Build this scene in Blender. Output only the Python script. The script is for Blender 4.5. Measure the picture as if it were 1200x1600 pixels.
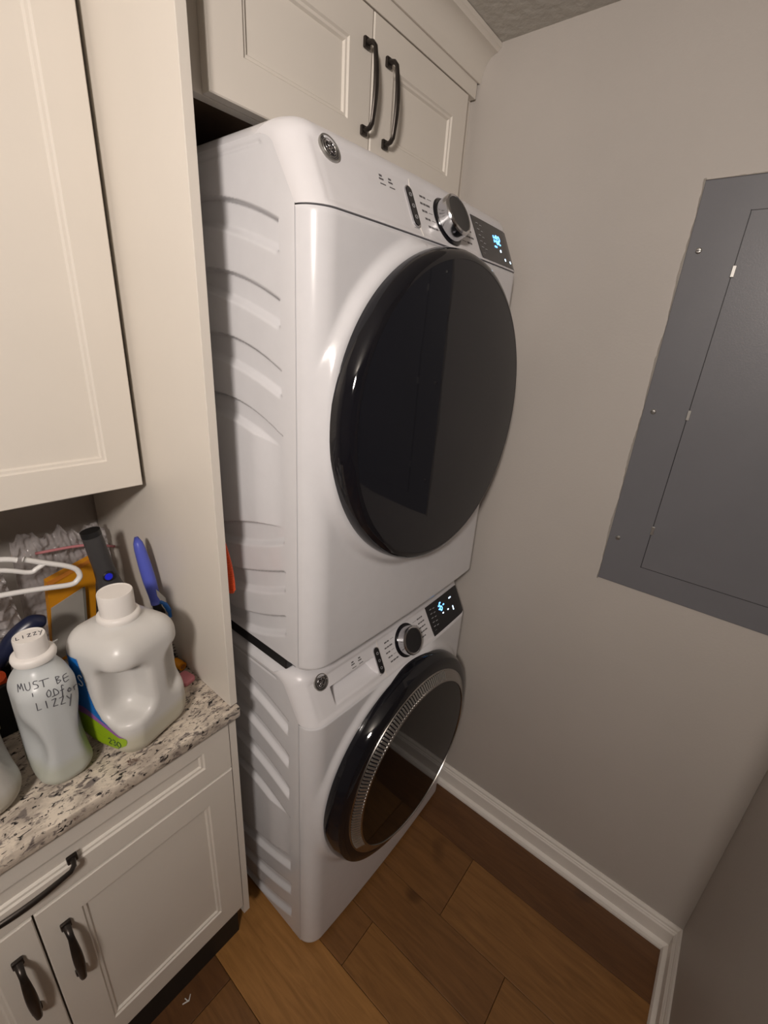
import bpy, bmesh, math, random
import numpy as np
from mathutils import Vector, Matrix
from mathutils.bvhtree import BVHTree
random.seed(7); rng = np.random.RandomState(5)
SC = bpy.context.scene; COL = SC.collection
for o in list(bpy.data.objects): bpy.data.objects.remove(o)

# ---------------------------------------------------------------- camera
cd = bpy.data.cameras.new('camera'); cam = bpy.data.objects.new('camera', cd); COL.objects.link(cam)
cd.sensor_fit = 'HORIZONTAL'; cd.sensor_width = 36; cd.lens = 695.884 / 1200 * 36
cd.shift_x = -4.7 / 1200; cd.shift_y = 1.1 / 1200; cd.clip_start = .02
cam.matrix_world = Matrix(((0.6316777, 0.24349826, -0.7359972, -0.5045297), (-0.77236071, 0.27929707, -0.57048408, -0.60167319),
                           (0.06664999, 0.92881739, 0.36449422, 1.69916889), (0, 0, 0, 1)))
SC.camera = cam
# ---------------------------------------------------------------- light
W = bpy.data.worlds.new('world'); SC.world = W; W.use_nodes = True
W.node_tree.nodes['Background'].inputs[0].default_value = (1, .92, .84, 1)
W.node_tree.nodes['Background'].inputs[1].default_value = .02
def lamp(name, loc, aim, power, size, color):
    l = bpy.data.lights.new(name, 'AREA'); l.shape = 'DISK'; l.energy = power; l.size = size; l.color = color
    o = bpy.data.objects.new(name, l); o.location = loc; o.rotation_euler = Vector(aim).to_track_quat('-Z', 'Y').to_euler(); COL.objects.link(o); return o
lamp('wall_lamp', (-1.25, -.90, 2.17), (.66, .72, -.03), 24.5, .22, (1, .90, .825))
SC.view_settings.view_transform = 'Standard'; SC.view_settings.look = 'None'
SC.view_settings.exposure = 0; SC.view_settings.gamma = 1; SC.view_settings.use_curve_mapping = False

# ---------------------------------------------------------------- materials
MATS = {}
def mat(name, col, rough=.5, metal=0, var=0, vscale=30, bump=0, bscale=200, coat=0, sss=0, spec=.5, emit=0, trans=0, ior=1.45, alpha=1):
    if name in MATS: return MATS[name]
    m = bpy.data.materials.new(name); m.use_nodes = True; nt = m.node_tree; b = nt.nodes['Principled BSDF']
    c = (*col, 1)
    b.inputs['Base Color'].default_value = c; b.inputs['Roughness'].default_value = rough; b.inputs['Metallic'].default_value = metal
    b.inputs['Coat Weight'].default_value = coat; b.inputs['Coat Roughness'].default_value = .05
    b.inputs['Specular IOR Level'].default_value = spec; b.inputs['IOR'].default_value = ior
    b.inputs['Transmission Weight'].default_value = trans; b.inputs['Alpha'].default_value = alpha
    if sss: b.inputs['Subsurface Weight'].default_value = sss; b.inputs['Subsurface Radius'].default_value = (.02, .02, .018); b.inputs['Subsurface Scale'].default_value = .5
    if emit: b.inputs['Emission Color'].default_value = c; b.inputs['Emission Strength'].default_value = emit
    tc = nt.nodes.new('ShaderNodeTexCoord')
    n = nt.nodes.new('ShaderNodeTexNoise'); n.inputs['Scale'].default_value = vscale; n.inputs['Detail'].default_value = 4
    nt.links.new(tc.outputs['Object'], n.inputs['Vector'])
    r = nt.nodes.new('ShaderNodeValToRGB'); v = max(var, .015)
    r.color_ramp.elements[0].position = .3; r.color_ramp.elements[1].position = .7
    r.color_ramp.elements[0].color = (*[max(0, k * (1 - v)) for k in col], 1); r.color_ramp.elements[1].color = (*[min(1, k * (1 + v)) for k in col], 1)
    nt.links.new(n.outputs['Fac'], r.inputs['Fac']); nt.links.new(r.outputs['Color'], b.inputs['Base Color'])
    if bump:
        n2 = nt.nodes.new('ShaderNodeTexNoise'); n2.inputs['Scale'].default_value = bscale; n2.inputs['Detail'].default_value = 3
        nt.links.new(tc.outputs['Object'], n2.inputs['Vector'])
        bp = nt.nodes.new('ShaderNodeBump'); bp.inputs['Strength'].default_value = bump; bp.inputs['Distance'].default_value = .004
        nt.links.new(n2.outputs['Fac'], bp.inputs['Height']); nt.links.new(bp.outputs['Normal'], b.inputs['Normal'])
    MATS[name] = m; return m

M_WALL = mat('wall_paint', (.50, .465, .43), .55, var=.03, vscale=3, bump=.10, bscale=160)
M_CEIL = mat('ceiling_paint', (.55, .53, .49), .8, var=.03, bump=.9, bscale=45)
M_TRIM = mat('trim_paint', (.86, .82, .77), .35, var=.02, vscale=8)
M_CAB = mat('cabinet_paint', (.73, .685, .62), .36, var=.015, vscale=6, bump=.03, bscale=90)
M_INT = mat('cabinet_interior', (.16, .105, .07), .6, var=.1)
M_BRONZE = mat('bronze_metal', (.055, .047, .042), .33, .75, var=.15, vscale=60)
M_WHITE = mat('white_enamel', (.74, .74, .765), .22, coat=.5, var=.01)
M_WPLAST = mat('white_plastic', (.76, .75, .77), .3, var=.01)
M_BLACK = mat('black_gloss', (.008, .008, .011), .06, spec=.55)
M_GLASS = mat('smoked_glass', (.010, .0105, .015), .04, spec=.52)
M_WGLASS = mat('dark_glass', (.005, .004, .004), .04, spec=.38)
M_BPL = mat('black_plastic', (.014, .014, .015), .35)
M_CHROME = mat('chrome', (.62, .62, .64), .14, 1)
M_CHROMED = mat('dull_chrome', (.42, .40, .38), .24, 1)
M_EMBD = mat('emblem_dark', (.05, .045, .045), .3, .3)
M_PRINT = mat('grey_print', (.12, .115, .12), .5)
M_PRINTL = mat('pale_print', (.42, .42, .43), .5)
M_LED = mat('blue_led', (.12, .42, 1), .5, emit=4)
M_LEDW = mat('white_led', (.6, .8, 1), .5, emit=3)
M_ELEC = mat('grey_panel_paint', (.165, .166, .180), .38, var=.02, vscale=12, bump=.04, bscale=300)
M_STEEL = mat('steel', (.5, .49, .47), .35, .9)
M_CAULK = mat('caulk', (.45, .42, .38), .8, bump=.3)
M_CAP = mat('cap_plastic', (.78, .75, .72), .35, sss=.1)
M_INK = mat('marker_ink', (.06, .06, .075), .5)
M_BLUE = mat('label_blue', (.012, .16, .52), .35)
M_PURP = mat('label_purple', (.33, .13, .42), .35)
M_GREEN = mat('label_green', (.30, .46, .012), .35)
M_LWHITE = mat('label_white', (.75, .78, .8), .4)
M_LDARK = mat('label_dark', (.02, .06, .03), .4)
M_HANG = mat('hanger_plastic', (.80, .79, .78), .3)
M_ORANGE = mat('orange_card', (.72, .30, .012), .45, var=.05)
M_CARD = mat('grey_card', (.38, .36, .33), .6)
M_VAC = mat('graphite_plastic', (.075, .073, .075), .38, .25)
M_BTN = mat('blue_button', (.01, .015, .45), .25, emit=.35)
M_BHAND = mat('blue_rubber', (.085, .11, .50), .35)
M_BCLIP = mat('blue_plastic', (.015, .12, .42), .3)
M_PINK = mat('pink_plastic', (.80, .30, .36), .4)
M_AMBER = mat('amber_plastic', (.85, .33, .01), .25)
M_RED = mat('red_print', (.45, .05, .05), .5)
M_PINKST = mat('pink_stripe', (.55, .22, .24), .4)
M_NAVY = mat('navy_plastic', (.012, .016, .045), .3)
M_SCRUB = mat('orange_mesh', (.85, .10, .02), .6, bump=.3, bscale=500)
M_TAN = mat('tan_board', (.52, .41, .24), .6, var=.06)
M_PAPER = mat('white_paper', (.75, .73, .70), .6)
M_BACK = mat('backsplash_paint', (.33, .30, .26), .6)

def film_mat():
    m = bpy.data.materials.new('clear_film'); m.use_nodes = True; nt = m.node_tree; nt.nodes.clear()
    out = nt.nodes.new('ShaderNodeOutputMaterial'); mx = nt.nodes.new('ShaderNodeMixShader')
    t = nt.nodes.new('ShaderNodeBsdfTransparent'); t.inputs[0].default_value = (.88, .86, .85, 1)
    g = nt.nodes.new('ShaderNodeBsdfPrincipled'); g.inputs['Base Color'].default_value = (.55, .52, .52, 1); g.inputs['Roughness'].default_value = .09
    n = nt.nodes.new('ShaderNodeTexNoise'); n.inputs['Scale'].default_value = 28; n.inputs['Detail'].default_value = 5; bp = nt.nodes.new('ShaderNodeBump'); bp.inputs['Strength'].default_value = .9; bp.inputs['Distance'].default_value = .01
    tc = nt.nodes.new('ShaderNodeTexCoord'); nt.links.new(tc.outputs['Object'], n.inputs['Vector']); nt.links.new(n.outputs[0], bp.inputs['Height']); nt.links.new(bp.outputs[0], g.inputs['Normal'])
    mx.inputs[0].default_value = .46
    nt.links.new(t.outputs[0], mx.inputs[1]); nt.links.new(g.outputs[0], mx.inputs[2]); nt.links.new(mx.outputs[0], out.inputs[0]); return m
M_FILM = film_mat()

def hdpe(name, level, tint, base=(.63, .62, .60)):
    """milky translucent jug plastic, liquid showing through below its level"""
    m = mat(name, base, .32, sss=.25); nt = m.node_tree; b = nt.nodes['Principled BSDF']
    tc = nt.nodes.new('ShaderNodeTexCoord'); s = nt.nodes.new('ShaderNodeSeparateXYZ'); nt.links.new(tc.outputs['Object'], s.inputs[0])
    mr = nt.nodes.new('ShaderNodeMapRange'); mr.inputs[1].default_value = level - .012; mr.inputs[2].default_value = level + .010
    nt.links.new(s.outputs[2], mr.inputs[0]); mx = nt.nodes.new('ShaderNodeMix'); mx.data_type = 'RGBA'
    mx.inputs[6].default_value = (*tint, 1); mx.inputs[7].default_value = (*base, 1)
    nt.links.new(mr.outputs[0], mx.inputs[0]); nt.links.new(mx.outputs[2], b.inputs['Base Color']); return m

def wood():
    m = bpy.data.materials.new('oak_plank'); m.use_nodes = True; nt = m.node_tree; b = nt.nodes['Principled BSDF']; L = nt.links.new
    tc = nt.nodes.new('ShaderNodeTexCoord'); oi = nt.nodes.new('ShaderNodeObjectInfo')
    ad = nt.nodes.new('ShaderNodeVectorMath'); ad.operation = 'ADD'
    sc = nt.nodes.new('ShaderNodeVectorMath'); sc.operation = 'SCALE'; sc.inputs[0].default_value = (7, 5, 3); L(oi.outputs['Random'], sc.inputs[3])
    L(tc.outputs['Object'], ad.inputs[0]); L(sc.outputs[0], ad.inputs[1])
    mp = nt.nodes.new('ShaderNodeMapping'); mp.inputs['Scale'].default_value = (14, 1.3, 1); L(ad.outputs[0], mp.inputs[0])
    n = nt.nodes.new('ShaderNodeTexNoise'); n.inputs['Scale'].default_value = 4; n.inputs['Detail'].default_value = 8; n.inputs['Roughness'].default_value = .65; n.inputs['Distortion'].default_value = .8
    L(mp.outputs[0], n.inputs['Vector'])
    r = nt.nodes.new('ShaderNodeValToRGB'); r.color_ramp.elements[0].position = .25; r.color_ramp.elements[0].color = (.60, .55, .5, 1)
    r.color_ramp.elements[1].position = .75; r.color_ramp.elements[1].color = (1.12, 1.1, 1.08, 1); L(n.outputs[0], r.inputs[0])
    k = nt.nodes.new('ShaderNodeTexNoise'); k.inputs['Scale'].default_value = 5; k.inputs['Detail'].default_value = 1; L(ad.outputs[0], k.inputs['Vector'])
    kr = nt.nodes.new('ShaderNodeValToRGB'); kr.color_ramp.elements[0].position = .26; kr.color_ramp.elements[0].color = (.35, .3, .25, 1); kr.color_ramp.elements[1].position = .33; kr.color_ramp.elements[1].color = (1, 1, 1, 1)
    L(k.outputs[0], kr.inputs[0])
    m1 = nt.nodes.new('ShaderNodeMix'); m1.data_type = 'RGBA'; m1.blend_type = 'MULTIPLY'; m1.inputs[0].default_value = 1; L(oi.outputs['Color'], m1.inputs[6]); L(r.outputs[0], m1.inputs[7])
    m2 = nt.nodes.new('ShaderNodeMix'); m2.data_type = 'RGBA'; m2.blend_type = 'MULTIPLY'; m2.inputs[0].default_value = .8; L(m1.outputs[2], m2.inputs[6]); L(kr.outputs[0], m2.inputs[7])
    L(m2.outputs[2], b.inputs['Base Color']); b.inputs['Roughness'].default_value = .42
    bp = nt.nodes.new('ShaderNodeBump'); bp.inputs['Strength'].default_value = .12; bp.inputs['Distance'].default_value = .002; L(n.outputs[0], bp.inputs['Height']); L(bp.outputs[0], b.inputs['Normal'])
    return m
M_WOOD = wood()

def granite():
    m = bpy.data.materials.new('granite'); m.use_nodes = True; nt = m.node_tree; b = nt.nodes['Principled BSDF']; L = nt.links.new
    tc = nt.nodes.new('ShaderNodeTexCoord')
    mp = nt.nodes.new('ShaderNodeMapping'); mp.inputs['Rotation'].default_value = (0, 0, .5); mp.inputs['Scale'].default_value = (1, 1.7, 1.4); L(tc.outputs['Object'], mp.inputs[0])
    def noise(s, d=6, rr=.6):
        n = nt.nodes.new('ShaderNodeTexNoise'); n.inputs['Scale'].default_value = s; n.inputs['Detail'].default_value = d; n.inputs['Roughness'].default_value = rr; n.inputs['Distortion'].default_value = .6; L(mp.outputs[0], n.inputs['Vector']); return n.outputs[0]
    def ramp(src, a, bb):
        r = nt.nodes.new('ShaderNodeMapRange'); r.inputs[1].default_value = a; r.inputs[2].default_value = bb; L(src, r.inputs[0]); return r.outputs[0]
    def mixc(f, a, c):
        x = nt.nodes.new('ShaderNodeMix'); x.data_type = 'RGBA'; L(f, x.inputs[0])
        if isinstance(a, tuple): x.inputs[6].default_value = (*a, 1)
        else: L(a, x.inputs[6])
        x.inputs[7].default_value = (*c, 1); return x.outputs[2]
    c = mixc(ramp(noise(22), .42, .62), (.70, .62, .52), (.44, .38, .32))
    c = mixc(ramp(noise(48), .53, .62), c, (.20, .17, .155))
    c = mixc(ramp(noise(75, 4), .57, .63), c, (.028, .025, .026))
    c = mixc(ramp(noise(34, 7, .75), .60, .68), c, (.10, .05, .04))
    L(c, b.inputs['Base Color']); b.inputs['Roughness'].default_value = .22; return m
M_GRAN = granite()

# ---------------------------------------------------------------- object helpers
def root_loc(p):
    while p is not None and p.parent is not None: p = p.parent
    return Vector(p.location) if p is not None else Vector((0, 0, 0))
def mesh_obj(name, verts, faces, m, parent=None, smooth=False, angle=None, mi=None):
    off = root_loc(parent)
    me = bpy.data.meshes.new(name)
    me.from_pydata([(v[0] - off.x, v[1] - off.y, v[2] - off.z) for v in verts], [], [tuple(int(i) for i in f) for f in faces])
    ms = m if isinstance(m, (list, tuple)) else [m]
    for k in ms: me.materials.append(k)
    if mi is not None: me.polygons.foreach_set('material_index', mi)
    if smooth or angle:
        me.polygons.foreach_set('use_smooth', [True] * len(me.polygons))
        if angle: me.set_sharp_from_angle(angle=math.radians(angle))
    me.update()
    o = bpy.data.objects.new(name, me); COL.objects.link(o)
    if parent: o.parent = parent
    return o
def thing(name, label, cat, loc, group=None):
    o = bpy.data.objects.new(name, None); COL.objects.link(o); o.location = loc; o.empty_display_size = .05
    o['label'] = label; o['category'] = cat
    if group: o['group'] = group
    return o
def tag(o, label, cat, group=None):
    o['label'] = label; o['category'] = cat
    if group: o['group'] = group
    return o
class MB:
    def __init__(s): s.v = []; s.f = []
    def add(s, v, f):
        n = len(s.v); s.v += [tuple(p) for p in v]; s.f += [tuple(i + n for i in q) for q in f]; return s
    def box(s, x0, x1, y0, y1, z0, z1, bev=0):
        bm = bmesh.new(); bmesh.ops.create_cube(bm, size=1)
        for v in bm.verts: v.co = ((x0 + x1) / 2 + v.co.x * (x1 - x0), (y0 + y1) / 2 + v.co.y * (y1 - y0), (z0 + z1) / 2 + v.co.z * (z1 - z0))
        if bev: bmesh.ops.bevel(bm, geom=list(bm.edges), offset=bev, segments=2, affect='EDGES', profile=.5)
        bm.verts.index_update(); s.add([v.co[:] for v in bm.verts], [[v.index for v in f.verts] for f in bm.faces]); bm.free(); return s
    def grid(s, P, closed_u=False, closed_v=False, flip=False):
        P = np.asarray(P); a, b = P.shape[:2]; f = []
        for i in range(a if closed_u else a - 1):
            for j in range(b if closed_v else b - 1):
                q = (i * b + j, ((i + 1) % a) * b + j, ((i + 1) % a) * b + (j + 1) % b, i * b + (j + 1) % b)
                f.append(q[::-1] if flip else q)
        return s.add(P.reshape(-1, 3), f)
    def tube(s, path, r, seg=10, closed=False, cap=True, flat=1.0, up=None):
        path = [Vector(p) for p in path]; n = len(path); rr = r if hasattr(r, '__len__') else [r] * n
        rows = []; prev = None
        for i, p in enumerate(path):
            t = (path[(i + 1) % n] - path[i - 1]) if closed else (path[min(i + 1, n - 1)] - path[max(i - 1, 0)])
            t.normalize()
            if up is not None: u = Vector(up) - t * Vector(up).dot(t)
            elif prev is None: u = t.orthogonal()
            else: u = prev - t * prev.dot(t)
            if u.length < 1e-6: u = t.orthogonal()
            u.normalize(); prev = u; w = t.cross(u)
            rows.append([tuple(p + (u * math.cos(a) + w * math.sin(a) * flat) * rr[i]) for a in [2 * math.pi * k / seg for k in range(seg)]])
        n0 = len(s.v); s.grid(rows, closed_u=closed, closed_v=True, flip=True)
        if cap and not closed:
            s.f.append(tuple(range(n0, n0 + seg))); s.f.append(tuple(range(n0 + (n - 1) * seg, n0 + n * seg))[::-1])
        return s
    def lathe(s, prof, C, axis=(0, 0, 1), seg=64, a0=0, a1=2 * math.pi):
        ax = Vector(axis).normalized(); u = ax.orthogonal().normalized()
        if abs(ax.y) > .5: u = Vector((1, 0, 0))
        w = ax.cross(u); C = Vector(C); full = abs(a1 - a0 - 2 * math.pi) < 1e-6; n = seg if full else seg + 1
        rows = [[tuple(C + ax * h + (u * math.cos(a) + w * math.sin(a)) * r) for r, h in prof] for a in [a0 + (a1 - a0) * k / seg for k in range(n)]]
        return s.grid(rows, closed_u=full)
    def prism(s, poly, z0, z1, fn=lambda x, y, z: (x, y, z)):
        n = len(poly); v = [fn(x, y, z0) for x, y in poly] + [fn(x, y, z1) for x, y in poly]
        return s.add(v, [tuple(range(n))[::-1], tuple(range(n, 2 * n))] + [(i, (i + 1) % n, n + (i + 1) % n, n + i) for i in range(n)])
    def obj(s, name, m, parent=None, **k): return mesh_obj(name, s.v, s.f, m, parent, **k)
def box(name, b, m, parent=None, bev=0, **k): return MB().box(*b, bev).obj(name, m, parent, **k)
def struct(o): o['kind'] = 'structure'; return o
def arc(n, a0, a1): return [a0 + (a1 - a0) * i / n for i in range(n + 1)]
def smooth_path(pts, n=6):
    P = [Vector(p) for p in pts]; out = []
    for i in range(len(P) - 1):
        p0, p1, p2, p3 = P[max(i - 1, 0)], P[i], P[i + 1], P[min(i + 2, len(P) - 1)]
        for k in range(n):
            t = k / n; out.append(.5 * ((2 * p1) + (p2 - p0) * t + (2 * p0 - 5 * p1 + 4 * p2 - p3) * t * t + (3 * p1 - p0 - 3 * p2 + p3) * t ** 3))
    return out + [P[-1]]
def sstep(a, b, x): t = np.clip((x - a) / (b - a), 0, 1); return t * t * (3 - 2 * t)

def surface_net(f, lo, hi, h):
    """mesh of the zero level of a signed distance function (naive surface nets)"""
    ax = [np.arange(lo[i], hi[i] + h, h) for i in range(3)]
    X, Y, Z = np.meshgrid(*ax, indexing='ij'); F = f(X, Y, Z); n = np.array(F.shape)
    acc = np.zeros((*(n - 1), 3)); cnt = np.zeros(n - 1)
    cor = [(a, b, c) for a in (0, 1) for b in (0, 1) for c in (0, 1)]
    S = lambda c: F[c[0]:n[0] - 1 + c[0], c[1]:n[1] - 1 + c[1], c[2]:n[2] - 1 + c[2]]
    for c in cor:
        for d in range(3):
            if c[d] == 0:
                e = list(c); e[d] = 1; A, B = S(c), S(e); m = (A < 0) != (B < 0); t = np.where(m, A / np.where(m, A - B, 1), 0)
                p = np.zeros((*A.shape, 3)); p[...] = c; p[..., d] += t; acc[m] += p[m]; cnt[m] += 1
    act = cnt > 0; idx = -np.ones(n - 1, int); idx[act] = np.arange(act.sum())
    I = np.argwhere(act); V = np.array(lo) + h * (I + acc[act] / cnt[act][:, None]); Q = []
    for d in range(3):
        e, g = (d + 1) % 3, (d + 2) % 3
        sa = [slice(None)] * 3; sb = [slice(None)] * 3; sa[d] = slice(0, -1); sb[d] = slice(1, None)
        A, B = F[tuple(sa)] < 0, F[tuple(sb)] < 0
        for P in np.argwhere(A != B):
            if P[e] < 1 or P[g] < 1 or P[e] >= n[e] - 1 or P[g] >= n[g] - 1: continue
            q = []
            for de, dg in ((-1, -1), (0, -1), (0, 0), (-1, 0)):
                R = P.copy(); R[e] += de; R[g] += dg; q.append(idx[tuple(R)])
            Q.append(q if not A[tuple(P)] else q[::-1])
    return V, Q
def smin(a, b, k): h = np.clip(.5 + .5 * (b - a) / k, 0, 1); return b + (a - b) * h - k * h * (1 - h)
def smax(a, b, k): return -smin(-a, -b, k)
def rbox(x, y, z, hx, hy, hz, r):
    qx, qy, qz = abs(x) - hx + r, abs(y) - hy + r, abs(z) - hz + r
    return np.sqrt(np.maximum(qx, 0) ** 2 + np.maximum(qy, 0) ** 2 + np.maximum(qz, 0) ** 2) + np.minimum(np.maximum(np.maximum(qx, qy), qz), 0) - r
def ell(x, y, z, c, r):
    k = np.sqrt(((x - c[0]) / r[0]) ** 2 + ((y - c[1]) / r[1]) ** 2 + ((z - c[2]) / r[2]) ** 2); return (k - 1) * min(r)

# ---------------------------------------------------------------- room shell
XR, YN, YB, H = .743, -.877, .74, 2.383
XL, YF = -2.7, -3.2
fl = struct(box('floor', (XL, XR, YF, YB, -.06, -.012), M_INT))
fl_tones = {0: (.41, .205, .060), 1: (.22, .103, .032), 2: (.145, .064, .022), 3: (.28, .135, .040)}
cols = [.743, .553, .335, .182, .043, -.18, -.40, -.56, -.78, -1.0, -1.22, -1.44, -1.66, -1.88, -2.1, -2.32, -2.54, -2.7]
ends = {0: [.74, .10, -1.05, -3.2], 1: [.74, -.28, -1.45, -3.2], 2: [.74, -.505, -1.7, -3.2], 3: [.74, -.13, -1.3, -3.2], 4: [.74, .70, -.50, -1.7, -3.2], 5: [.74, .085, -1.1, -3.2]}
tone = {(0, 1): 2, (1, 0): 1, (1, 1): 3, (2, 0): 1, (2, 1): 3, (3, 0): 1, (3, 1): 3, (4, 1): 0, (4, 2): 3, (5, 0): 2, (5, 1): 1}
for i in range(len(cols) - 1):
    e = ends.get(i) or [.74] + sorted([random.uniform(-.6, .5), random.uniform(-1.9, -1.1)], reverse=True) + [-3.2]
    for j in range(len(e) - 1):
        pk = box('plank', (cols[i + 1] + .0006, cols[i] - .0006, e[j + 1] + .0006, e[j] - .0006, -.012, 0), M_WOOD, fl, bev=.0012)
        pk.color = (*fl_tones[tone.get((i, j), random.choice([0, 1, 1, 3]))], 1)
struct(box('wall_right', (XR, XR + .1, YN - .1, YB + .1, 0, H), M_WALL))
struct(box('wall_back', (XL, XR, YB, YB + .1, 0, H), M_WALL))
struct(box('wall_near', (.06, XR, YN - .1, YN, 0, H), M_WALL))
struct(box('wall_return', (.06, .16, YF, YN - .1, 0, H), M_WALL))
struct(box('wall_front', (XL, .06, YF - .1, YF, 0, H), M_WALL))
struct(box('wall_left', (XL - .1, XL, YF, YB, 0, H), M_WALL))
struct(box('ceiling', (XL, XR + .1, YF, YB, H, H + .08), M_CEIL))
prof = [(.0, 0), (.031, 0), (.031, .008), (.027, .017), (.019, .021), (.016, .023), (.016, .072), (.0125, .077), (.0125, .080), (.0095, .0835), (.0095, .091), (.005, .098), (0, .098)]
def molding(name, pts_fn, m):
    P = [pts_fn(0), pts_fn(1)]; b = MB().grid(P); n = len(P[0]); b.f += [tuple(range(n)), tuple(range(n, 2 * n))[::-1]]
    return struct(b.obj(name, m))
molding('baseboard_right', lambda e: [(XR - d, (YN + d) if e == 0 else YB, z) for d, z in prof], M_TRIM)
molding('baseboard_near', lambda e: [((XR - d) if e == 0 else .06, YN + d, z) for d, z in prof][::(1)], M_TRIM)

# ---------------------------------------------------------------- cabinetry helpers
def shaker(name, x0, x1, z0, z1, yf, parent, stile=.063, rail=None, th=.02, m=None):
    rail = rail or stile; m = m or M_CAB
    def loop(d, y, f=0):
        dx, dz = (d, d) if not f else (stile + d, rail + d)
        return [(x0 + dx, y, z0 + dz), (x1 - dx, y, z0 + dz), (x1 - dx, y, z1 - dz), (x0 + dx, y, z1 - dz)]
    L = [loop(0, yf + th), loop(0, yf + .0018), loop(.0018, yf), loop(0, yf, 1), loop(.003, yf + .0035, 1), loop(.0075, yf + .004, 1), loop(.0105, yf + .0085, 1), loop(.0105, yf + .0125, 1)]
    d = MB().grid(L, closed_v=True).obj(name, m, parent)
    box('center_panel', (x0 + stile + .008, x1 - stile - .008, yf + .0085, yf + .0145, z0 + rail + .008, z1 - rail - .008), m, d)
    return d
def pull(x, z, length, yf, parent, vertical=True, out=.03, wide=.0016):
    """arched bar pull with flared square feet"""
    b = MB(); h = length / 2
    P = [(-h, 0), (-h, .010), (-h + .002, .019), (-h + .009, .0255)] + [(-h + .009 + (length - .018) * t, .0255 + .006 * math.sin(math.pi * t)) for t in arc(10, .06, .94)] + [(h - .009, .0255), (h - .002, .019), (h, .010), (h, 0)]
    R = [.0072, .0062, .0056, .0052] + [.0050 + wide * math.sin(math.pi * t) for t in arc(10, .06, .94)] + [.0052, .0056, .0062, .0072]
    to = (lambda a, o: (x, yf - o, z + a)) if vertical else (lambda a, o: (x + a, yf - o, z))
    b.tube([to(a, o * out / .03) for a, o in P], R, 10, up=(1, 0, .001) if vertical else (0.001, 0, 1), flat=.72)
    for e in (-h, h):
        c = to(e, 0); b.box(c[0] - .0085, c[0] + .0085, yf - .007, yf, c[2] - .0085, c[2] + .0085, .002)
    return b.obj('handle', M_BRONZE, parent, angle=40)

# ---- cabinet above the machines
YC = .167
c = thing('wall_cabinet', 'white two-door cabinet mounted above the stacked dryer, with two vertical dark pulls', 'cabinet', (.34, .45, 2.02))
b = MB()
b.box(-.082, -.064, YC + .041, YB - .002, 2.03, 2.36).box(.72, .742, YC + .041, YB - .002, 2.03, 2.36).box(-.064, .72, YC + .041, YB - .002, 2.34, 2.36)
b.obj('cabinet_box', M_CAB, c)
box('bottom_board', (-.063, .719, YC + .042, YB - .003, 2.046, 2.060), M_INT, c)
b = MB().box(-.082, .012, YC + .0205, YC + .041, 2.027, 2.36).box(.68, .742, YC + .0205, YC + .041, 2.027, 2.36).box(.012, .68, YC + .0205, YC + .041, 2.027, 2.065).box(.012, .68, YC + .0205, YC + .041, 2.262, 2.36)
b.obj('face_frame', M_CAB, c)
box('top_rail', (-.082, .736, YC + .002, YC + .0205, 2.281, 2.36), M_CAB, c, bev=.0015)
d1 = shaker('door', -.0235, .3355, 2.028, 2.277, YC, c, .063); pull(.316, 2.1525, .135, YC, d1)
d2 = shaker('door', .3395, .6985, 2.028, 2.277, YC, c, .063); pull(.383, 2.149, .135, YC, d2)
cp = [(0, 2.313), (.004, 2.313), (.006, 2.318)] + [(.006 + .040 * (1 - math.cos(t)), 2.318 + .048 * math.sin(t)) for t in arc(8, .15, math.pi / 2 - .05)] + [(.047, 2.370), (.052, 2.373), (.052, H - .001), (-.02, H - .001), (-.02, 2.362), (0, 2.362)]
P = [[(x, YC + .001 - o, z) for o, z in cp] for x in (-.082, .7425)]
b = MB().grid(P, closed_v=True, flip=True); n = len(cp); b.f += [tuple(range(n)), tuple(range(n, 2 * n))[::-1]]
b.obj('crown_molding', M_CAB, c, angle=30)

# ---- tall side panel between counter and machines (stands on the counter end)
pn = box('side_panel', (-.101, -.084, .111, YB - .002, .9145, H - .002), M_CAB, bev=.001)
tag(pn, 'tall white upright panel standing on the counter end beside the dryer', 'panel')

# ---- left upper cabinet
c = thing('wall_cabinet', 'large white wall cabinet with one tall recessed door above the granite counter', 'cabinet', (-.34, .55, 1.366))
YU = .372
b = MB().box(-.124, -.1065, YU + .0205, YB - .002, 1.366, H - .002).box(-.58, -.562, YU + .0205, YB - .002, 1.366, H - .002).box(-.562, -.124, YB - .012, YB - .002, 1.366, H - .002).box(-.562, -.124, YU + .0205, YB - .012, 1.385, 1.403).box(-.562, -.124, YU + .0205, YU + .04, 2.30, H - .002)
b.obj('cabinet_box', M_CAB, c)
shaker('door', -.576, -.114, 1.369, 2.31, YU, c, .062)
# ---- base cabinet
c = thing('base_cabinet', 'white base cabinet with one wide drawer over two doors, under the granite counter', 'cabinet', (-.49, .43, 0))
b = MB()
side = [(.124, .135), (.124, .883), (YB - .002, .883), (YB - .002, .001), (.20, .001), (.20, .135)]
b.prism(side, -.1015, -.084, lambda y, z, x: (x, y, z)); b.prism(side, -.896, -.879, lambda y, z, x: (x, y, z))
b.box(-.879, -.1015, .142, YB - .002, .137, .155).box(-.879, -.1015, YB - .012, YB - .002, .155, .883)
b.box(-.879, -.1015, .142, .16, .70, .745).box(-.51, -.48, .142, .16, .155, .70).box(-.879, -.1015, .142, .16, .855, .883)
b.obj('cabinet_box', M_CAB, c)
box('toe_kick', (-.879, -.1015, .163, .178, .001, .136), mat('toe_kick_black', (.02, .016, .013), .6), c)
d = shaker('drawer', -.885, -.104, .726, .874, .12, c, .063, .050); pull(-.497, .795, .145, .12, d, False)
d = shaker('door', -.4935, -.104, .183, .720, .12, c); pull(-.459, .572, .150, .12, d, wide=.0034)
d = shaker('door', -.885, -.4965, .183, .720, .12, c); pull(-.531, .572, .150, .12, d, wide=.0034)
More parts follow.
